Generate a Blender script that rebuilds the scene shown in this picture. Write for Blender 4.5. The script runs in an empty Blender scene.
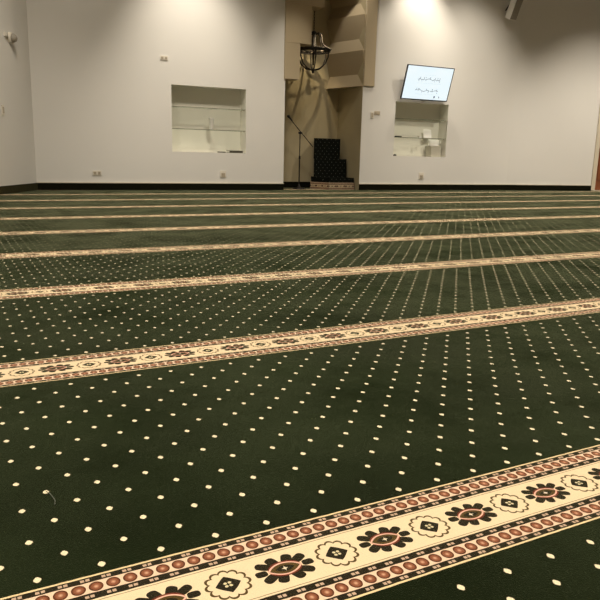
import bpy, bmesh, math, random
from mathutils import Vector, Matrix
random.seed(4)
SC = bpy.context.scene
COL = SC.collection
PI = math.pi

# ------------------------------------------------------------------ frame of the place
U = 0.05                                   # one lattice unit of the carpet weave, metres
CX, CY = -1.6573, -20.5397                 # weave coordinates under the camera
CAM_H = 0.66925
TH = -0.0411974                            # direction of the back wall
WO = Vector((1.36, 11.99, 0.0))            # foot of its left corner
WX = Vector((math.cos(TH), math.sin(TH), 0)); WN = Vector((-math.sin(TH), math.cos(TH), 0))
def W(s, off=0.0, z=0.0):                  # along the wall, into the wall, up
    v = WO + WX * s + WN * off; v.z = z; return v
CEIL = 4.7

# ------------------------------------------------------------------ node helpers
class E:
    nt = None
    def __init__(self, s): self.s = s
    @staticmethod
    def m(op, *a, clamp=False):
        n = E.nt.nodes.new('ShaderNodeMath'); n.operation = op; n.use_clamp = clamp
        for i, v in enumerate(a):
            if isinstance(v, E): E.nt.links.new(v.s, n.inputs[i])
            else: n.inputs[i].default_value = float(v)
        return E(n.outputs[0])
    def __add__(s, o): return E.m('ADD', s, o)
    __radd__ = __add__
    def __sub__(s, o): return E.m('SUBTRACT', s, o)
    def __rsub__(s, o): return E.m('SUBTRACT', o, s)
    def __mul__(s, o): return E.m('MULTIPLY', s, o)
    __rmul__ = __mul__
    def __truediv__(s, o): return E.m('DIVIDE', s, o)
def ab(a): return E.m('ABSOLUTE', a)
def wrap(a, p): return E.m('WRAP', a, p / 2, -p / 2)
def lt(a, b): return E.m('LESS_THAN', a, b)
def gt(a, b): return E.m('GREATER_THAN', a, b)
def mn(a, b): return E.m('MINIMUM', a, b)
def mx(a, b): return E.m('MAXIMUM', a, b)
def hyp(x, y): return E.m('SQRT', x * x + y * y)
def soft(a, edge, w):                      # 1 below edge, 0 above, softened by w
    return E.m('MULTIPLY_ADD', a - edge, -1.0 / w, 0.5, clamp=True)
def between(a, lo, hi): return gt(a, lo) * lt(a, hi)
def mixc(f, a, b):
    n = E.nt.nodes.new('ShaderNodeMix'); n.data_type = 'RGBA'
    for k, v in ((0, f), (6, a), (7, b)):
        if isinstance(v, E): E.nt.links.new(v.s, n.inputs[k])
        elif isinstance(v, (tuple, list)): n.inputs[k].default_value = (*v, 1)
        else: n.inputs[k].default_value = v
    return E(n.outputs[2])
def srgb(r, g, b):
    f = lambda c: ((c / 255 + 0.055) / 1.055) ** 2.4 if c > 10 else c / 255 / 12.92
    return (f(r), f(g), f(b))
def new_mat(name):
    m = bpy.data.materials.new(name); m.use_nodes = True
    E.nt = m.node_tree
    return m, m.node_tree.nodes['Principled BSDF']
def noise(co, scale, detail=3, rough=0.5):
    n = E.nt.nodes.new('ShaderNodeTexNoise'); n.inputs['Scale'].default_value = scale
    n.inputs['Detail'].default_value = detail; n.inputs['Roughness'].default_value = rough
    E.nt.links.new(co, n.inputs['Vector']); return E(n.outputs[0])
def objco():
    return E.nt.nodes.new('ShaderNodeTexCoord').outputs['Object']
def bump(bs, h, strength, dist):
    n = E.nt.nodes.new('ShaderNodeBump'); n.inputs['Strength'].default_value = strength
    n.inputs['Distance'].default_value = dist
    E.nt.links.new(h.s, n.inputs['Height']); E.nt.links.new(n.outputs[0], bs.inputs['Normal'])
def plain(name, col, rough=0.6, var=0.06, scale=6, metal=0.0, bumpy=0.0, spec=0.5):
    m, bs = new_mat(name)
    co = objco(); f = noise(co, scale)
    c = mixc(f, tuple(x * (1 - var) for x in col), tuple(min(1, x * (1 + var)) for x in col))
    E.nt.links.new(c.s, bs.inputs['Base Color'])
    bs.inputs['Roughness'].default_value = rough; bs.inputs['Metallic'].default_value = metal; bs.inputs['Specular IOR Level'].default_value = spec
    if bumpy: bump(bs, noise(co, 90, 4), bumpy, 0.004)
    return m

# ------------------------------------------------------------------ carpet
GREEN_D, GREEN_L = (0.0062, 0.0098, 0.0038), (0.0175, 0.0250, 0.0108)
CREAM = (0.88, 0.70, 0.465); PINK = (0.86, 0.63, 0.46)
DARK = (0.012, 0.013, 0.009); LIGHT = (0.86, 0.76, 0.53); BROWN = (0.10, 0.028, 0.012)
RUST = (0.27, 0.095, 0.052); ROSE = (0.84, 0.50, 0.39); OLIVE = (0.085, 0.055, 0.018)
SP, ROW = 24.78, 1.163
def dot_field(x, y):                       # staggered lattice: x period 2, rows ROW apart
    def d(ax, ay):
        px = ab(wrap(ax, 2.0)) / 0.150; py = ab(wrap(ay, 2 * ROW)) / 0.19
        return mx(px + py, mx(px, py) * 1.28)
    return mn(d(x, y), d(x - 1.0, y - ROW))
def band_colour(x, v):                     # v = signed offset from the band centre
    u = ab(v)
    c = mixc(lt(u, 1.10), PINK, CREAM)
    # line beside the dark edging
    c = mixc(between(u, 0.985, 1.02) * 0.7, c, OLIVE)
    # dark edgings with paired dashes
    dk = mx(between(u, 1.10, 1.42), between(u, 1.99, 2.26))
    c = mixc(dk, c, DARK)
    xd = ab(ab(wrap(x - 5.33, 2 / 3)) - 0.082)
    ud = mn(ab(u - 1.262), ab(u - 2.128))
    c = mixc(lt(xd, 0.062) * lt(ud, 0.062), c, (0.58, 0.42, 0.30))
    # beads
    xb = wrap(x - 5.34, 0.53333)
    q = hyp(xb / 0.222, (u - 1.705) / 0.245)
    c = mixc(lt(q, 1.0), c, BROWN); c = mixc(soft(q, 0.72, 0.25), c, RUST)
    c = mixc(soft(q, 0.22, 0.4), c, (0.72, 0.42, 0.27))
    # outer cream piping
    c = mixc(between(u, 2.26, 2.35), c, (0.85, 0.66, 0.38))
    # diamond rosette
    xs = wrap(x - 5.37, 4.0); axs = ab(xs); r = hyp(xs, v)
    th = E.m('ARCTAN2', v, xs)
    lob = 0.605 + 0.125 * E.m('POWER', ab(E.m('COSINE', th * 6.0 + 0.35)), 0.7)
    c = mixc(lt(ab(r - lob), 0.045), c, OLIVE)
    dia = axs + u + axs * u * -0.5
    c = mixc(lt(dia, 0.435), c, DARK)
    cross = hyp(axs - 0.075, u - 0.075)
    c = mixc(lt(cross, 0.058), c, (0.72, 0.64, 0.40))
    # flower
    xf = wrap(x - 7.38, 4.0); af = ab(xf)
    def petal(px, py, a, b, ang):
        ca, sa = math.cos(ang), math.sin(ang)
        dx, dy = af - px, u - py
        e1 = ab(dx * ca + dy * sa) / a; e2 = ab(dy * ca - dx * sa) / b
        e1 = e1 * e1; e2 = e2 * e2
        return e1 * mx(e1, 0.3) + e2
    p = mn(petal(0.85, 0.03, 0.215, 0.125, 0.0), mn(petal(0.66, 0.34, 0.27, 0.175, 0.55), petal(0.27, 0.47, 0.25, 0.19, 1.15)))
    c = mixc(lt(p, 1.0), c, DARK)
    core = mx(lt(hyp(af / 0.60, u / 0.40), 1.0), lt(p, 0.0))
    c = mixc(core, c, (0.16, 0.03, 0.018))
    lens = hyp(af, u + 0.42)               # pointed eye from two arcs
    c = mixc(lt(lens, 0.755), c, ROSE); c = mixc(lt(lens, 0.69), c, OLIVE)
    c = mixc(lt(hyp(af, u + 0.30) , 0.46), c, DARK)
    star = E.m('SQRT', af) + E.m('SQRT', u)
    c = mixc(lt(star, 0.40), c, (0.80, 0.70, 0.52))
    return c
def carpet_mat(name='carpet'):
    m, bs = new_mat(name)
    co = objco()
    sep = E.nt.nodes.new('ShaderNodeSeparateXYZ'); E.nt.links.new(co, sep.inputs[0])
    wob = noise(co, 38, 1) - 0.5           # the weave is never dead straight
    x = E(sep.outputs[0]) / U + CX + wob * 0.035
    y = E(sep.outputs[1]) / U + CY + (noise(co, 41, 1) - 0.5) * 0.035
    v = wrap(y + 2.82, SP); inband = lt(ab(v), 2.35)
    yr = E.m('FLOORED_MODULO', y + 2.82, SP) - 2.82
    d = dot_field(x, yr)
    ramp = noise(co, 1.7, 4, 0.6)
    base = mixc(E.m('MULTIPLY_ADD', ramp - 0.5, 3.0, 0.5, clamp=True), GREEN_D, GREEN_L)
    tuft = noise(co, 420, 2)
    base = mixc((tuft - 0.3) * 0.55, base, (0.008, 0.011, 0.004))
    base = mixc(soft(d, 1.5, 0.7) * 0.5, base, (0.012, 0.010, 0.003))
    g = mixc(soft(d, 1.0, 0.22), base, LIGHT)
    b = band_colour(x - gt(y, 8.0) * 0.29, v)
    b = mixc((tuft - 0.35) * 0.35, b, (0.25, 0.14, 0.06))
    c = mixc(inband, g, b)
    E.nt.links.new(c.s, bs.inputs['Base Color'])
    bs.inputs['Roughness'].default_value = 1.0
    bs.inputs['Specular IOR Level'].default_value = 0.0
    sw = E.m('MULTIPLY_ADD', noise(co, 2.3, 5, 0.62) - 0.5, 2.6, 0.82, clamp=True)   # pile brushed this way and that
    E.nt.links.new(sw.s, bs.inputs['Sheen Weight'])
    bs.inputs['Sheen Roughness'].default_value = 0.25
    bs.inputs['Sheen Tint'].default_value = (0.83, 0.93, 0.60, 1)
    bump(bs, tuft, 0.5, 0.004)
    return m
CARPET = carpet_mat()
def step_carpet():
    m, bs = new_mat('pulpit_carpet')
    co = objco(); sep = E.nt.nodes.new('ShaderNodeSeparateXYZ'); E.nt.links.new(co, sep.inputs[0])
    x = (E(sep.outputs[0]) + E(sep.outputs[1])) / U; z = (E(sep.outputs[2]) + E(sep.outputs[1])) / U
    d = dot_field(x, z)
    c = mixc(soft(d, 1.0, 0.2), (0.008, 0.009, 0.007), (0.13, 0.13, 0.115))
    E.nt.links.new(c.s, bs.inputs['Base Color']); bs.inputs['Roughness'].default_value = 1
    bs.inputs['Specular IOR Level'].default_value = 0.0
    return m
def riser_carpet():
    m, bs = new_mat('pulpit_riser_carpet')
    co = objco(); sep = E.nt.nodes.new('ShaderNodeSeparateXYZ'); E.nt.links.new(co, sep.inputs[0])
    x = (E(sep.outputs[0]) - E(sep.outputs[1])) / U * 1.0; v = (E(sep.outputs[2]) - 0.068) / U * 1.9
    c = band_colour(x, v)
    c = mixc(0.42, c, (0.02, 0.012, 0.006))  # whole pattern darkened to stand for the alcove's shade
    E.nt.links.new(c.s, bs.inputs['Base Color']); bs.inputs['Roughness'].default_value = 1
    bs.inputs['Specular IOR Level'].default_value = 0.0
    return m

M = {}
M['wall'] = plain('wall_paint', (0.74, 0.73, 0.705), 0.85, 0.02, 1.2, bumpy=0.08)
M['niche'] = plain('niche_paint', (0.82, 0.80, 0.73), 0.8, 0.02, 2)
M['arch'] = plain('arch_paint', (0.47, 0.39, 0.265), 0.8, 0.03, 2, bumpy=0.08)
M['alcove'] = plain('alcove_paint', (0.44, 0.38, 0.25), 0.9, 0.04, 2, spec=0.1)
M['ceiling'] = plain('ceiling_paint', (0.7, 0.68, 0.62), 0.9, 0.02, 1)
M['base'] = plain('skirting_carpet', (0.010, 0.010, 0.006), 1.0, 0.2, 20, spec=0.0)
M['base_l'] = plain('skirting_side', (0.045, 0.042, 0.022), 1.0, 0.2, 20, spec=0.0)
M['trim_l'] = plain('skirting_lip', (0.62, 0.56, 0.44), 0.6, 0.03, 5)
M['plastic'] = plain('white_plastic', (0.74, 0.70, 0.62), 0.4, 0.02, 8)
M['plastic_d'] = plain('tan_plastic', (0.47, 0.41, 0.32), 0.45, 0.04, 8)
M['slot'] = plain('socket_slot', (0.10, 0.085, 0.065), 0.5, 0.1, 30)
M['black'] = plain('black_plastic', (0.012, 0.012, 0.013), 0.4, 0.1, 12)
M['iron'] = plain('dark_iron', (0.016, 0.012, 0.009), 0.65, 0.25, 15, metal=0.3)
M['steel'] = plain('mic_stand_metal', (0.012, 0.010, 0.009), 0.4, 0.2, 15, metal=0.4)
M['candle'] = plain('candle_sleeve', (0.34, 0.29, 0.22), 0.5, 0.1, 15)
M['grey'] = plain('speaker_grille', (0.30, 0.28, 0.24), 0.7, 0.1, 40)
M['speaker'] = plain('speaker_cabinet', (0.86, 0.85, 0.82), 0.5, 0.03, 8)
M['paper'] = plain('white_paper', (0.90, 0.89, 0.86), 0.7, 0.03, 12)
M['carton'] = plain('carton_board', (0.50, 0.48, 0.40), 0.85, 0.04, 6)
M['cloth'] = plain('dark_leather', (0.06, 0.055, 0.04), 0.6, 0.2, 20)
M['thread'] = plain('pale_thread', (0.10, 0.11, 0.085), 0.9, 0.1, 30)
M['ink'] = plain('screen_ink', (0.10, 0.11, 0.13), 0.6, 0.1, 9)
def wood():
    m, bs = new_mat('door_wood')
    co = objco()
    mp = E.nt.nodes.new('ShaderNodeMapping'); mp.inputs['Scale'].default_value = (9, 9, 0.7); E.nt.links.new(co, mp.inputs[0])
    c = mixc(noise(mp.outputs[0], 3, 5), (0.16, 0.045, 0.016), (0.30, 0.10, 0.038))
    E.nt.links.new(c.s, bs.inputs['Base Color']); bs.inputs['Roughness'].default_value = 0.45
    return m
M['wood'] = wood()
def glass():                               # thin clear panes: a clear sheet with a faint shine
    m, bs = new_mat('shelf_glass')
    nt = E.nt; out = nt.nodes['Material Output']
    tr = nt.nodes.new('ShaderNodeBsdfTransparent'); mx_ = nt.nodes.new('ShaderNodeMixShader')
    c = mixc(noise(objco(), 3), (0.93, 0.955, 0.93), (0.95, 0.97, 0.95)); nt.links.new(c.s, tr.inputs[0])
    bs.inputs['Base Color'].default_value = (0.5, 0.56, 0.5, 1); bs.inputs['Roughness'].default_value = 0.05
    mx_.inputs[0].default_value = 0.07
    nt.links.new(tr.outputs[0], mx_.inputs[1]); nt.links.new(bs.outputs[0], mx_.inputs[2]); nt.links.new(mx_.outputs[0], out.inputs[0])
    return m
M['glass'] = glass()
M['glass_edge'] = plain('glass_edge', (0.19, 0.19, 0.135), 0.3, 0.1, 12)
def screen():
    m, bs = new_mat('lit_screen')
    co = objco(); f = noise(co, 2.2, 2)
    c = mixc(f, (0.74, 0.90, 0.98), (0.92, 0.97, 0.96))
    E.nt.links.new(c.s, bs.inputs['Emission Color']); bs.inputs['Emission Strength'].default_value = 1.02
    bs.inputs['Base Color'].default_value = (0.02, 0.02, 0.02, 1); bs.inputs['Roughness'].default_value = 0.3
    return m
M['screen'] = screen()
def inkmat(name, col):
    m, bs = new_mat(name); co = objco()
    c = mixc(noise(co, 30), col, tuple(x * 1.1 for x in col))
    E.nt.links.new(c.s, bs.inputs['Emission Color']); bs.inputs['Emission Strength'].default_value = 1
    bs.inputs['Base Color'].default_value = (0.02, 0.02, 0.02, 1)
    return m
M['ink1'] = inkmat('screen_lettering', (0.22, 0.27, 0.30)); M['ink2'] = inkmat('screen_small_lettering', (0.62, 0.72, 0.73)); M['ink3'] = inkmat('screen_emblem', (0.03, 0.05, 0.10))

# ------------------------------------------------------------------ mesh helpers
class MB:
    def __init__(self): self.bm = bmesh.new()
    def quad(self, *pts):
        self.bm.faces.new([self.bm.verts.new(p) for p in pts]); return self
    def box(self, a, b, bev=0.0, rot=None, mid=None):
        lo = [min(a[i], b[i]) for i in range(3)]; hi = [max(a[i], b[i]) for i in range(3)]
        t = bmesh.ops.create_cube(self.bm, size=1)['verts']
        for v in t:
            v.co = Vector([lo[i] + (v.co[i] + .5) * (hi[i] - lo[i]) for i in range(3)])
        if bev:
            es = list({e for v in t for e in v.link_edges})
            r = bmesh.ops.bevel(self.bm, geom=es, offset=bev, segments=2, affect='EDGES', profile=.6)
            t = list({v for f in r['faces'] for v in f.verts} | {v for v in t if v.is_valid})
        if rot is not None:
            mid = Vector(mid) if mid else Vector([(lo[i] + hi[i]) / 2 for i in range(3)])
            for v in t: v.co = mid + rot @ (v.co - mid)
        return self
    def prism(self, pts, z0, z1):          # outline in plan, counter-clockwise
        b = [self.bm.verts.new((x, y, z0)) for x, y in pts]; t = [self.bm.verts.new((x, y, z1)) for x, y in pts]
        n = len(pts); self.bm.faces.new(b[::-1]); self.bm.faces.new(t)
        for i in range(n): self.bm.faces.new((b[i], b[(i + 1) % n], t[(i + 1) % n], t[i]))
        return self
    def loft(self, rings, cap=True):
        R = [[self.bm.verts.new(p) for p in r] for r in rings]; n = len(R[0])
        for a, b in zip(R, R[1:]):
            for i in range(n): self.bm.faces.new((a[i], a[(i + 1) % n], b[(i + 1) % n], b[i]))
        if cap: self.bm.faces.new(R[0][::-1]); self.bm.faces.new(R[-1])
        return self
    def tube(self, path, r, seg=8, closed=False):
        P = [Vector(p) for p in path]; n = len(P); rings = []
        rr = r if isinstance(r, (list, tuple)) else [r] * n
        prev = None
        for i, p in enumerate(P):
            if closed: d = P[(i + 1) % n] - P[i - 1]
            else: d = P[min(i + 1, n - 1)] - P[max(i - 1, 0)]
            d.normalize()
            a = prev if prev is not None else (Vector((0, 0, 1)) if abs(d.z) < .9 else Vector((1, 0, 0)))
            a = (a - d * a.dot(d)).normalized(); prev = a; b = d.cross(a)
            rings.append([p + (a * math.cos(2 * PI * k / seg) + b * math.sin(2 * PI * k / seg)) * rr[i] for k in range(seg)])
        if closed: rings.append(rings[0])
        return self.loft(rings, cap=not closed)
    def lathe(self, prof, c=(0, 0, 0), seg=24):
        c = Vector(c)
        return self.loft([[c + Vector((r * math.cos(2 * PI * k / seg), r * math.sin(2 * PI * k / seg), z)) for k in range(seg)] for r, z in prof])
    def build(self, name, mat, parent=None, smooth=False, loc=None, rotz=0.0, mats=None):
        bmesh.ops.recalc_face_normals(self.bm, faces=self.bm.faces)
        me = bpy.data.meshes.new(name); self.bm.to_mesh(me); self.bm.free()
        if smooth:
            for p in me.polygons: p.use_smooth = True
        me.materials.append(mat)
        for x in (mats or []): me.materials.append(x)
        o = bpy.data.objects.new(name, me); COL.objects.link(o); o.parent = parent
        if loc is not None: o.location = loc
        o.rotation_euler.z = rotz
        return o
def tag(o, label=None, cat=None, group=None, kind=None):
    if label: o['label'] = label
    if cat: o['category'] = cat
    if group: o['group'] = group
    if kind: o['kind'] = kind
    return o
def struct(name, mb, mat, wallframe=True, parent=None):
    o = mb.build(name, mat, parent, loc=WO if wallframe else None, rotz=TH if wallframe else 0)
    if parent is None: o['kind'] = 'structure'
    return o
def thing(name, label, cat, loc, rotz=TH, rotx=0.0, group=None):
    o = bpy.data.objects.new(name, None); COL.objects.link(o); o.empty_display_size = .1
    o.location = loc; o.rotation_euler = (rotx, 0, rotz)
    return tag(o, label, cat, group)

# ------------------------------------------------------------------ setting
fl = MB().quad((-7, -4, 0), (18, -4, 0), (18, 14.5, 0), (-7, 14.5, 0))
floor = struct('floor', fl, CARPET, wallframe=False)
struct('ceiling', MB().quad((-7, -4, CEIL), (-7, 14.5, CEIL), (18, 14.5, CEIL), (18, -4, CEIL)), M['ceiling'], wallframe=False)

NL = (2.285, 3.676, 0.675, 1.82); NR = (6.92, 8.245, 0.698, 1.785); ND = 0.30
AL, AR, AD, AT = 4.452, 6.135, 1.0, 3.95
def holed_wall(x0, x1, holes):
    mb = MB(); xs = sorted({x0, x1, *[h[0] for h in holes], *[h[1] for h in holes]})
    zs = sorted({0, CEIL, *[h[2] for h in holes], *[h[3] for h in holes]})
    for a, b in zip(xs, xs[1:]):
        for c, d in zip(zs, zs[1:]):
            mx_, mz = (a + b) / 2, (c + d) / 2
            if any(h[0] < mx_ < h[1] and h[2] < mz < h[3] for h in holes): continue
            mb.quad((a, 0, c), (b, 0, c), (b, 0, d), (a, 0, d))
    bmesh.ops.remove_doubles(mb.bm, verts=mb.bm.verts, dist=1e-5)
    return mb
wb = holed_wall(0, 10.0, [NL, NR, (AL, AR, 0, AT)])
def fix_up(o, want):                        # make an open sheet face the room
    me = o.data; bm = bmesh.new(); bm.from_mesh(me)
    for f in bm.faces:
        if f.normal.dot(Vector(want)) < 0: f.normal_flip()
    bm.to_mesh(me); bm.free()
o = struct('wall_back', wb, M['wall']); fix_up(o, (0, -1, 0))
def recess(h, d):
    a, b, c, e = h
    return (MB().quad((a, d, c), (b, d, c), (b, d, e), (a, d, e)).quad((a, 0, c), (a, d, c), (a, d, e), (a, 0, e))
            .quad((b, 0, c), (b, 0, e), (b, d, e), (b, d, c)).quad((a, 0, c), (b, 0, c), (b, d, c), (a, d, c)).quad((a, 0, e), (a, d, e), (b, d, e), (b, 0, e)))
struct('wall_niche_left', recess(NL, ND), M['niche'])
struct('wall_niche_right', recess(NR, ND), M['niche'])
al = (MB().quad((AL, AD, 0), (AR, AD, 0), (AR, AD, AT), (AL, AD, AT)).quad((AL, 0, 0), (AL, AD, 0), (AL, AD, AT), (AL, 0, AT))
      .quad((AR, 0, 0), (AR, 0, AT), (AR, AD, AT), (AR, AD, 0)).quad((AL, 0, AT), (AL, AD, AT), (AR, AD, AT), (AR, 0, AT)))
struct('wall_alcove', al, M['alcove'])

# left wall turns towards the viewer
LD = Vector((-0.65, -1.15, 0)).normalized(); LTH = math.atan2(-LD.y, -LD.x)      # local x runs back to the corner
wl = MB().quad((-7.5, 0, 0), (0, 0, 0), (0, 0, CEIL), (-7.5, 0, CEIL)).build('wall_left', M['wall'], loc=WO, rotz=LTH); wl['kind'] = 'structure'
# right wall, set at a slight angle
RTH = TH - math.radians(6); RO = W(10.0)
DX0, DX1, DH = 2.40, 3.55, 2.12
wr_ = MB()
wr_.quad((0, 0, 0), (DX0, 0, 0), (DX0, 0, CEIL), (0, 0, CEIL)).quad((DX0, 0, DH), (DX1, 0, DH), (DX1, 0, CEIL), (DX0, 0, CEIL)).quad((DX1, 0, 0), (6, 0, 0), (6, 0, CEIL), (DX1, 0, CEIL))
wr = wr_.build('wall_right', M['wall'], loc=RO, rotz=RTH); wr['kind'] = 'structure'
# door with its frame
dr = MB()
dr.box((DX0 + .10, .05, .012), (DX1 - .10, .095, DH - .09))
door = dr.build('door_1', M['wood'], loc=RO, rotz=RTH); tag(door, 'brown wooden door in a pale frame at the right edge', kind='structure')
pn = MB()
for z0, z1 in ((.25, 1.0), (1.15, 1.9)):
    for x0, x1 in ((DX0 + .2, DX0 + .52), (DX0 + .62, DX1 - .2)):
        pn.box((x0, .035, z0), (x1, .055, z1), .008)
pn.build('panel', M['wood'], door)
fr = MB().box((DX0, -.02, 0), (DX0 + .115, .10, DH)).box((DX1 - .115, -.02, 0), (DX1, .10, DH)).box((DX0, -.02, DH - .10), (DX1, .10, DH))
fr.build('door_frame', M['trim_l'], door)
MB().box((DX0, -.06, 0), (DX1, .04, .012)).build('threshold', M['trim_l'], door)
MB().tube([(DX0 + .17, .05, 1.02), (DX0 + .17, .0, 1.02), (DX0 + .28, -.005, 1.02)], .011).build('door_handle', M['steel'], door)

# skirting
BH, BT = 0.118, 0.018
def skirting(name, x0, x1, mat, off=0.0, loc=WO, rotz=TH, lip=True):
    o = MB().box((x0, off - BT, 0), (x1, off, BH)).build(name, mat, loc=loc, rotz=rotz); o['kind'] = 'structure'
    if lip: MB().box((x0, off - BT - .003, BH), (x1, off, BH + .012)).build('skirting_lip', M['trim_l'], o)
    return o
skirting('baseboard_back_left', 0, AL, M['base'])
skirting('baseboard_back_right', AR + .0, 10.0, M['base'])
skirting('baseboard_alcove', AL + .01, AR - .02, M['base'], AD, lip=False)
skirting('baseboard_left', -7.5, 0, M['base_l'], 0, WO, LTH, lip=False)
skirting('baseboard_right', 0, DX0, M['base'], 0, RO, RTH)

# ------------------------------------------------------------------ stepped surround of the alcove
lt_ = MB()
for s1, z0, z1, f in ((4.736, 2.055, 2.70, -.030), (4.962, 2.70, 3.375, -.034), (5.215, 3.375, AT, -.038)):
    lt_.box((AL - .028 if z0 < 2.1 else AL - .02, f, z0), (s1, .30, z1), .006)
    if z0 > 2.1: lt_.box((AL - .028, -.030, z0 - .01), (AL + .25, .30, z1))
t1 = struct('trim_left', lt_, M['arch']); t1['label'] = 'cream stepped corbels hanging at the upper left of the alcove'
rt = MB()
rt.box((AR + .001, -.030, 2.035), (AR + .245, 0.0, AT), .006)       # front strip over the wall
tiers = [2.034, 2.703, 3.366, 3.95]
for k, z0 in enumerate(tiers[:3]):
    z1 = tiers[k + 1]; zl = z0 + 0.235
    # cross-sections (protrusion from the jamb, height): lip tilted up to catch light, face above overhanging to stay dark
    def sec(p, y): return [(AR + .04, y, z0), (AR - p, y, z0), (AR - p + .075, y, zl), (AR - p - .04, y, z1), (AR + .04, y, z1)]
    rt.loft([sec(.0, -.001), sec(.16, .5), sec(.31, .985)])
t2 = struct('trim_right', rt, M['arch']); t2['label'] = 'cream tiered corbels running back along the right side of the alcove'

# ------------------------------------------------------------------ glass shelves
def shelf(nh, z, label):
    a, b = nh[0] + .004, nh[1] - .004
    t = thing('glass_shelf', label, 'shelf', W((a + b) / 2, .155, z), group='glass shelves in the wall niches')
    h = (b - a) / 2
    MB().box((-h, -.14, -.005), (h, .14, .005)).build('pane', M['glass'], t)
    MB().box((-h, -.145, -.006), (h, -.14, .006)).build('front_edge', M['glass_edge'], t)
    for sx in (-1, 1):
        for y in (-.08, .08):
            MB().box((sx * h - sx * .018, y - .01, -.018), (sx * h, y + .01, -.005)).build('shelf_clip', M['plastic_d'], t)
shelf(NL, 1.455, 'upper glass shelf in the wide left wall niche')
shelf(NL, 1.077, 'lower glass shelf in the wide left wall niche, under the white cup')
shelf(NR, 1.452, 'upper glass shelf in the right wall niche below the television')
shelf(NR, 1.077, 'lower glass shelf in the right wall niche below the television')

# things in the niches
c = MB().lathe([(.034, 0), (.036, .004), (.046, .195), (.049, .2), (.049, .206), (.043, .206), (.033, .01)])
o = c.build('paper_cup', M['paper'], smooth=True, loc=W(3.05, .13, 1.084)); tag(o, 'white cup standing on the lower shelf of the left niche', 'cup')
def book(name, s, off, z, w, d, h, label, cat, mat, rz=0, page=True):
    t = thing(name, label, cat, W(s, off, z), TH + rz)
    MB().box((-w / 2, -d / 2, 0), (w / 2, d / 2, h * .18), .002).box((-w / 2, -d / 2, h * .82), (w / 2, d / 2, h), .002).box((-w / 2, -d / 2 - .002, 0), (w / 2, -d / 2 + .006, h), .001).build('cover', mat, t)
    MB().box((-w / 2 + .006, -d / 2 + .006, h * .18), (w / 2 - .006, d / 2 - .006, h * .82)).build('pages', M['paper'], t)
book('book', 3.50, .13, .677, .27, .16, .045, 'dark flat book lying at the right end of the left niche floor', 'book', M['cloth'], .1)
book('book', 3.24, .12, .677, .15, .11, .022, 'small thin dark book lying left of the larger one in the left niche', 'book', M['cloth'], -.2)
t = thing('remote_control', 'small black remote control on the left end of the right niche shelf', 'remote', W(7.06, .06, 1.083), TH + .12)
MB().box((-.08, -.022, 0), (.08, .022, .022), .005).build('body', M['black'], t)
MB().box((-.06, -.014, .021), (-.02, .014, .025), .001).box((0, -.014, .021), (.06, .014, .025), .001).build('button', M['grey'], t)
t = thing('paper_box', 'tiny white box in the middle of the right niche shelf', 'box', W(7.62, .1, 1.083))
MB().box((-.035, -.03, 0), (.035, .03, .035), .003).build('carton', M['paper'], t)
MB().box((-.037, -.032, .028), (.037, .032, .04), .002).build('lid', M['plastic'], t)
o = MB().box((-.10, -.002, 0), (.10, .002, .19), .001).build('paper_sheet', M['paper'], loc=W(7.90, .20, 1.083), rotz=TH); o.rotation_euler.x = -.22
tag(o, 'pale paper sheet propped upright on the right niche shelf', 'paper')
bg = MB()
rings = []
for i in range(7):
    f = i / 6; z = .135 * f; wd = .15 * (1 - .12 * f) * (1 + .07 * math.sin(9 * f)); dp = .08 * (1 - .45 * f)
    rings.append([(wd * math.cos(a) * (1 + .09 * math.sin(3 * a + 5 * f)), dp * math.sin(a) * (1 + .12 * math.cos(4 * a - 3 * f)), z) for a in [2 * PI * k / 18 for k in range(18)]])
bg.loft(rings)
t = thing('carton', 'beige carton standing at the right end of the right niche floor under a white bag', 'box', W(8.03, .16, .699))
MB().box((-.125, -.11, 0), (.125, .11, .215), .004).build('body', M['carton'], t)
MB().box((-.127, -.112, .195), (.127, .112, .222), .003).build('lid', M['carton'], t)
t = thing('carrier_bag', 'crumpled white bag lying on the carton in the right niche', 'bag', W(8.03, .15, .922))
bg.build('sack', M['paper'], t, smooth=True)
MB().tube([(.09, 0, .10), (.13, -.02, .135), (.155, -.03, .11), (.13, -.05, .06)], .008, 6).build('handle', M['paper'], t)
t = thing('bottle_cap', 'small dark knob lying at the left end of the right niche floor', 'cap', W(7.0, .06, .70))
MB().lathe([(.03, 0), (.034, .004), (.034, .02), (.028, .028)]).build('rim', M['black'], t, smooth=True)
MB().lathe([(.02, .027), (.018, .034), (.006, .037)]).build('knob', M['black'], t, smooth=True)

# ------------------------------------------------------------------ television
TW, TT = 1.142, 0.675
tv = thing('television', 'lit flat television tilted forward above the right niche', 'television', W(7.545, -.085, 1.832), TH, math.atan2(.20, .645))
MB().box((-TW / 2, 0, 0), (TW / 2, .028, TT), .004).box((-.33, .028, .12), (.33, .05, .52), .006).build('casing', M['black'], tv)
bz = MB(); w_ = .013
bz.box((-TW / 2, -.012, 0), (TW / 2, 0, w_ * 1.5)).box((-TW / 2, -.012, TT - w_), (TW / 2, 0, TT)).box((-TW / 2, -.012, 0), (-TW / 2 + w_, 0, TT)).box((TW / 2 - w_, -.012, 0), (TW / 2, 0, TT))
bz.build('bezel', M['black'], tv)
sc_ = MB().quad((-TW / 2 + w_, -.003, w_ * 1.4), (TW / 2 - w_, -.003, w_ * 1.4), (TW / 2 - w_, -.003, TT - w_), (-TW / 2 + w_, -.003, TT - w_)).build('screen', M['screen'], tv)
fix_up(sc_, (0, -1, 0))
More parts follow.
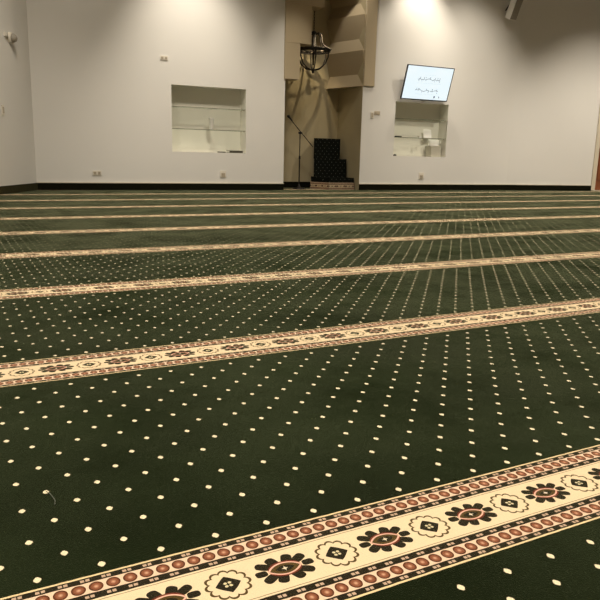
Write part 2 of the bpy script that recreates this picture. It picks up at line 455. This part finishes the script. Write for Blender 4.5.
def script_line(u0, u1, v, h, mat, name, seed, bold):
    rnd = random.Random(seed); mb = MB(); x = u0
    while x < u1:                          # joined pen strokes with risers, bowls and dots, as in a cursive hand
        L = rnd.uniform(.04, .09); x1 = min(u1, x + L); n = 7; path = []
        k = rnd.choice((1, 1, -1))
        for i in range(n):
            f = i / (n - 1); path.append(((x + (x1 - x) * f - .5) * TW, -.0045, TT * (1 - v) + k * h * .33 * math.sin(f * PI * rnd.choice((1, 1, 2)))))
        mb.tube(path, bold, 5)
        if rnd.random() < .7:
            px = (rnd.uniform(x, x1) - .5) * TW; mb.tube([(px, -.0045, TT * (1 - v)), (px + .004, -.0045, TT * (1 - v) + h)], bold * .9, 5)
        px = (rnd.uniform(x, x1) - .5) * TW; zz = TT * (1 - v) + rnd.choice((-.75, .85)) * h
        mb.tube([(px - bold, -.0045, zz), (px + bold, -.0045, zz)], bold * 1.1, 5)
        x = x1 + rnd.uniform(.004, .018)
    mb.build(name, mat, sc_)
script_line(.27, .74, .385, .046, M['ink1'], 'written_line', 3, .0065)
script_line(.26, .75, .715, .042, M['ink1'], 'written_line', 8, .0065)
script_line(.25, .78, .50, .012, M['ink2'], 'small_written_line', 5, .0028)
script_line(.27, .66, .82, .012, M['ink2'], 'small_written_line', 6, .0028)
script_line(.40, .64, .26, .010, M['ink2'], 'small_written_line', 9, .0025)
def emblem(u, v, r, mat):
    mb = MB(); c0 = Vector(((u - .5) * TW, -.0045, TT * (1 - v)))
    mb.loft([[c0 + Vector((r * .8 * math.cos(a) * (1 + .15 * math.cos(3 * a)), y, r * 1.25 * math.sin(a))) for a in [2 * PI * k / 16 for k in range(16)]] for y in (-.001, .001)])
    mb.build('screen_emblem', mat, sc_)
emblem(.70, .885, .020, M['ink3']); emblem(.80, .885, .015, M['ink1'])
br = MB().box((-.15, .05, .2), (.15, .058, .45)).box((-.02, .05, .24), (.02, .14, .29), .004)
br.build('wall_bracket', M['steel'], tv)

# ------------------------------------------------------------------ sockets, switches, camera
def plate(name, label, cat, s, z, w, h, kind, loc=None, rz=TH, mat='plastic'):
    t = thing(name, label, cat, loc if loc is not None else W(s, 0, z), rz)
    MB().box((-w / 2, -.012, -h / 2), (w / 2, 0, h / 2), .003).build('face_plate', M[mat], t)
    if kind == 'double':
        for sx in (-1, 1):
            MB().box((sx * w * .24 - w * .15, -.016, -h * .32), (sx * w * .24 + w * .15, -.0115, h * .28), .001).build('outlet', M['plastic_d'], t)
            for dx in (-.008, .008):
                MB().box((sx * w * .24 + dx - .002, -.018, -.01), (sx * w * .24 + dx + .002, -.0155, .008)).build('slot', M['slot'], t)
    elif kind == 'square':
        oo = MB().box((-w * .30, -.018, -h * .36), (w * .30, -.0115, h * .16), .002).build('outlet', M['plastic_d'], t)
        for dx in (-.012, .012):
            MB().box((dx - .003, -.02, -.016), (dx + .003, -.0175, 0)).build('slot', M['slot'], oo)
    else:
        MB().box((-w * .28, -.019, -h * .3), (w * .28, -.0115, h * .3), .002).build('rocker', M['plastic_d'], t)
plate('wall_socket', 'pale double socket low on the wall near the left corner', 'socket', .972, .288, .145, .082, 'double')
plate('wall_socket', 'square socket low on the wall under the left niche', 'socket', 3.23, .293, .115, .125, 'square')
plate('wall_socket', 'square socket low on the wall under the right niche', 'socket', 7.647, .295, .125, .14, 'square')
plate('wall_plate', 'blank cream plate high on the wall above the left niche', 'plate', 2.165, 2.246, .135, .075, 'double')
plate('light_switch', 'small upright white switch right of the alcove', 'switch', 6.372, 1.49, .07, .125, 'switch')
plate('light_switch', 'wide tan switch right of the small upright one by the alcove', 'switch', 6.487, 1.535, .13, .07, 'switch', mat='plastic_d')
LP = lambda t, z: Vector((WO.x + LD.x * t, WO.y + LD.y * t, z))
plate('light_switch', 'tall white switch on the left wall at the left edge', 'switch', 0, 0, .07, .15, 'switch', loc=LP(1.05, 1.211), rz=LTH)
t = thing('security_camera', 'small grey dome camera high on the left wall', 'camera', LP(.66, 2.27), LTH)
MB().loft([[(.085 * f * math.cos(a), y, .085 * f * math.sin(a)) for a in [2 * PI * k / 24 for k in range(24)]] for f, y in ((1, 0), (1, -.03), (.88, -.042))]).build('mount', M['plastic'], t)
MB().loft([[(.066 * f * math.cos(a), y, .066 * f * math.sin(a)) for a in [2 * PI * k / 24 for k in range(24)]] for f, y in ((1, -.04), (.95, -.065), (.75, -.09), (.4, -.105), (.1, -.11))]).build('dome', M['grey'], t, smooth=True)
MB().box((-.19, -.03, .0), (-.10, 0, .05), .006).build('junction_box', M['plastic'], t)

# ------------------------------------------------------------------ loudspeaker and rods at the top right
sp = thing('wall_speaker', 'pale box speaker tilted down high on the wall at the upper right', 'speaker', W(9.47, -.10, 3.63), TH, math.radians(25))
MB().box((0, -.17, 0), (.17, 0, .62), .008).build('cabinet', M['speaker'], sp)
MB().box((.008, -.185, .012), (.162, -.17, .608), .004).build('grille', M['grey'], sp)
MB().tube([(.1, .0, .35), (.1, .08, .30), (.1, .16, .10)], .015).build('bracket', M['steel'], sp)
pr = thing('hanging_rods', 'pair of thin dark rods hanging down at the upper right edge', 'rods', RO + Vector((math.cos(RTH), math.sin(RTH), 0)) * 1.98 - Vector((-math.sin(RTH), math.cos(RTH), 0)) * .28 + Vector((0, 0, CEIL)), RTH)
MB().tube([(-.05, 0, 0), (-.05, 0, -.57)], .012).build('rod', M['iron'], pr)
MB().tube([(.04, 0, 0), (.04, 0, -.53)], .012).build('rod', M['iron'], pr)
MB().box((-.1, -.04, -.03), (.1, .04, 0), .006).build('ceiling_plate', M['iron'], pr)

# ------------------------------------------------------------------ pulpit (minbar) in the alcove
SC_, RC_ = step_carpet(), riser_carpet()
pb = thing('pulpit', 'dark carpeted stepped pulpit in the alcove with a patterned base', 'pulpit', W(5.31, .12, 0))
def loc2(s, off): return (s - 5.31, off - .12)
pl = [loc2(5.515, .13), loc2(6.105, .13), loc2(6.105, .95), loc2(5.50, .95), loc2(5.285, .52)]
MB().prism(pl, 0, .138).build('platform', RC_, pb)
sl = [loc2(5.53, .145), loc2(6.10, .145), loc2(6.10, .95), loc2(5.51, .95), loc2(5.31, .52)]
MB().prism(sl, .138, .235).build('platform_top', SC_, pb)
MB().prism([loc2(5.325, .45), loc2(6.075, .45), loc2(6.075, .95), loc2(5.57, .95)], .235, .607).build('lower_step', SC_, pb)
MB().prism([loc2(5.318, .465), loc2(5.925, .465), loc2(5.925, .95), loc2(5.56, .95)], .607, 1.012).build('upper_step', SC_, pb)

# ------------------------------------------------------------------ microphone stand
ms = thing('microphone_stand', 'black boom microphone stand left of the pulpit in the alcove', 'microphone stand', W(4.965, .38, 0))
MB().lathe([(.135, 0), (.14, .006), (.135, .02), (.05, .032), (.022, .05), (.018, .09)]).build('base', M['steel'], ms, smooth=True)
MB().tube([(0, 0, .05), (0, 0, .62)], .0135).build('pole', M['steel'], ms)
MB().tube([(0, 0, .60), (0, 0, 1.10)], .010).tube([(0, 0, .59), (0, 0, .65)], .02).build('upper_pole', M['steel'], ms)
MB().tube([(-.03, 0, 1.10), (.03, 0, 1.10)], .022, 12).tube([(0, -.03, 1.10), (0, .03, 1.10)], .018, 12).build('boom_clutch', M['steel'], ms)
MB().tube([(.29, 0, .835), (-.20, 0, 1.335)], .0085).build('boom_arm', M['steel'], ms)
d = Vector((-.49, 0, .50)).normalized(); p0 = Vector((-.18, -.015, 1.315))
MB().tube([p0, p0 + d * .03, p0 + d * .10], [.010, .014, .019], 12).build('microphone', M['black'], ms)
MB().tube([p0 + d * .095, p0 + d * .11, p0 + d * .135, p0 + d * .152], [.019, .028, .027, .012], 12).build('microphone_head', M['steel'], ms, smooth=True)

# ------------------------------------------------------------------ chandelier
ch = thing('chandelier', 'dark iron chandelier hanging in front of the alcove corbels', 'chandelier', W(5.245, .45, 2.26))
z_ = lambda z: z - 2.26
ck = MB(); zc = 3.03
while zc < AT - .02:
    rot = (round(zc / .05) % 2)
    ck.tube([((.012 * math.cos(a)) * (1 - rot), (.012 * math.cos(a)) * rot, z_(zc + .03) + .034 * math.sin(a)) for a in [2 * PI * k / 10 for k in range(10)]], .0045, 5, closed=True); zc += .05
ck.build('chain', M['iron'], ch)
MB().lathe([(.012, z_(3.04)), (.05, z_(3.02)), (.055, z_(2.99)), (.03, z_(2.95)), (.022, z_(2.80)), (.045, z_(2.77)), (.05, z_(2.73)), (.022, z_(2.69)), (.016, z_(2.40))], seg=16).build('hub', M['iron'], ch, smooth=True)
RR = .315
def ring(r, z, t): return [(r * math.cos(a), r * math.sin(a), z_(z)) for a in [2 * PI * k / 40 for k in range(40)]]
rg = MB()
rg.loft([[(rr * math.cos(a), rr * math.sin(a), z_(zz)) for rr, zz in ((RR, 2.655), (RR + .010, 2.655), (RR + .010, 2.695), (RR, 2.695))] for a in [2 * PI * k / 40 for k in range(41)]], cap=False)
rg.tube(ring(RR + .006, 2.655, 0), .011, 6, closed=True).tube(ring(RR + .006, 2.697, 0), .011, 6, closed=True)
rg.build('ring', M['iron'], ch)
for k in range(6):
    a = 2 * PI * k / 6 + .22; ca, sa = math.cos(a), math.sin(a)
    P = lambda r, z: (r * ca, r * sa, z_(z))
    MB().tube([P(.04, 2.97), P(.10, 3.00), P(.16, 2.95), P(.17, 2.86), P(.20, 2.77), P(.27, 2.73), P(RR, 2.70)], .014, 6).build('arm', M['iron'], ch)
    MB().tube([P(RR, 2.66), P(.31, 2.55), P(.25, 2.42), P(.15, 2.34), P(.02, 2.31)], .014, 6).build('basket_rib', M['iron'], ch)
    sc0 = MB(); sp_ = [P(RR + .035 * (1 - i / 14) * math.cos(i * .62) + .028, 2.675 + .035 * (1 - i / 14) * math.sin(i * .62)) for i in range(13)]
    sc0.tube(sp_, .008, 5).build('scroll', M['iron'], ch)
    cs = MB().lathe([(.014, 0), (.03, .006), (.03, .012), (.012, .014), (.012, .075), (.004, .078)], P(.20, 2.655), 10).build('candle', M['candle'], ch, smooth=True)
    MB().lathe([(.004, .07), (.013, .09), (.011, .11), (.002, .14)], P(.20, 2.655), 10).build('bulb', M['glass'], cs, smooth=True)
    MB().tube([P(.03, 2.66), P(.12, 2.64), P(.20, 2.655), P(RR, 2.665)], .008, 5).build('spoke', M['iron'], ch)
MB().lathe([(.012, z_(2.34)), (.045, z_(2.325)), (.05, z_(2.31)), (.02, z_(2.29)), (.028, z_(2.275)), (.006, z_(2.245))], seg=14).build('finial', M['iron'], ch, smooth=True)

# ------------------------------------------------------------------ a stray thread on the carpet
o = MB().tube([(.1335, 1.314, .003), (.1385, 1.300, .004), (.1425, 1.281, .003), (.1435, 1.266, .004), (.141, 1.253, .003)], .0009, 5).build('thread', M['thread'])
tag(o, 'faint pale thread lying on the green carpet at the lower left', 'thread')

# ------------------------------------------------------------------ light
WARM = (1.0, 0.885, 0.72)
def down(loc, power, size=.35, col=WARM):
    l = bpy.data.lights.new('downlight', 'AREA'); l.shape = 'DISK'; l.size = size; l.energy = power; l.color = col
    o = bpy.data.objects.new('downlight', l); COL.objects.link(o); o.location = loc
def spot(loc, aim, power, ang, blend=1.0, r=.06, col=WARM):
    l = bpy.data.lights.new('wall_spot', 'SPOT'); l.energy = power; l.spot_size = math.radians(ang); l.spot_blend = blend; l.shadow_soft_size = r; l.color = col
    o = bpy.data.objects.new('wall_spot', l); COL.objects.link(o); o.location = loc
    o.rotation_euler = (Vector(aim) - Vector(loc)).to_track_quat('-Z', 'Y').to_euler()
for x in (-2.5, 1.0, 4.5, 8.0, 11.5, 15):
    for y in (-1.5, 2.0, 5.5, 8.9):
        spot((x, y, CEIL - .04), (x, y, 0), 385, 124, .75, .12)
# wall washers facing the back wall, with added fill spots among them
spot(W(2.52, -1.15, CEIL - .06), W(2.62, .0, 1.9), 285, 72, 1.0)
spot(W(3.0, -2.6, CEIL - .06), W(3.1, .0, 1.0), 160, 74)
spot(W(.4, -3.0, CEIL - .06), W(.4, .0, 2.3), 95, 90)  # added fill, lifts the dim upper left corner
spot(W(7.35, -.70, CEIL - .06), W(7.35, .0, 2.7), 230, 80)
spot(W(8.2, -2.3, CEIL - .06), W(8.5, .0, 1.7), 330, 76)
spot(W(12.2, -3.6, CEIL - .06), W(11.9, -.2, .75), 500, 66, 1.0)
spot(W(4.45, -1.5, CEIL - .06), W(4.62, .0, 2.15), 120, 34)  # added fill, brightens the left corbels
# lamp over the alcove mouth and a small one over the chandelier
spot(W(5.40, -.6, CEIL - .06), W(6.15, .5, 2.7), 105, 58)
spot(W(5.45, .20, 3.05), W(4.85, .98, 1.2), 34, 95, .5, .012, (1, .8, .5))

world = bpy.data.worlds.new('room'); SC.world = world; world.use_nodes = True
world.node_tree.nodes['Background'].inputs[0].default_value = (1, .86, .66, 1)
world.node_tree.nodes['Background'].inputs[1].default_value = .12

# ------------------------------------------------------------------ camera
yaw, pitch, roll = 0.485807505, 0.212455420, 0.0241857138
fwd = Vector((math.sin(yaw) * math.cos(pitch), math.cos(yaw) * math.cos(pitch), -math.sin(pitch)))
rgt = Vector((math.cos(yaw), -math.sin(yaw), 0)); up = rgt.cross(fwd)
r2 = rgt * math.cos(roll) + up * math.sin(roll); u2 = up * math.cos(roll) - rgt * math.sin(roll)
cam = bpy.data.cameras.new('camera'); co_ = bpy.data.objects.new('camera', cam); COL.objects.link(co_)
cam.sensor_width = 36; cam.lens = 671.79 / 600 * 36; cam.clip_start = .02
mw = Matrix((r2, u2, -fwd)).transposed().to_4x4(); mw.translation = Vector((0, 0, CAM_H)); co_.matrix_world = mw
SC.camera = co_
SC.view_settings.view_transform = 'Standard'; SC.view_settings.look = 'None'
SC.view_settings.exposure = 0.0
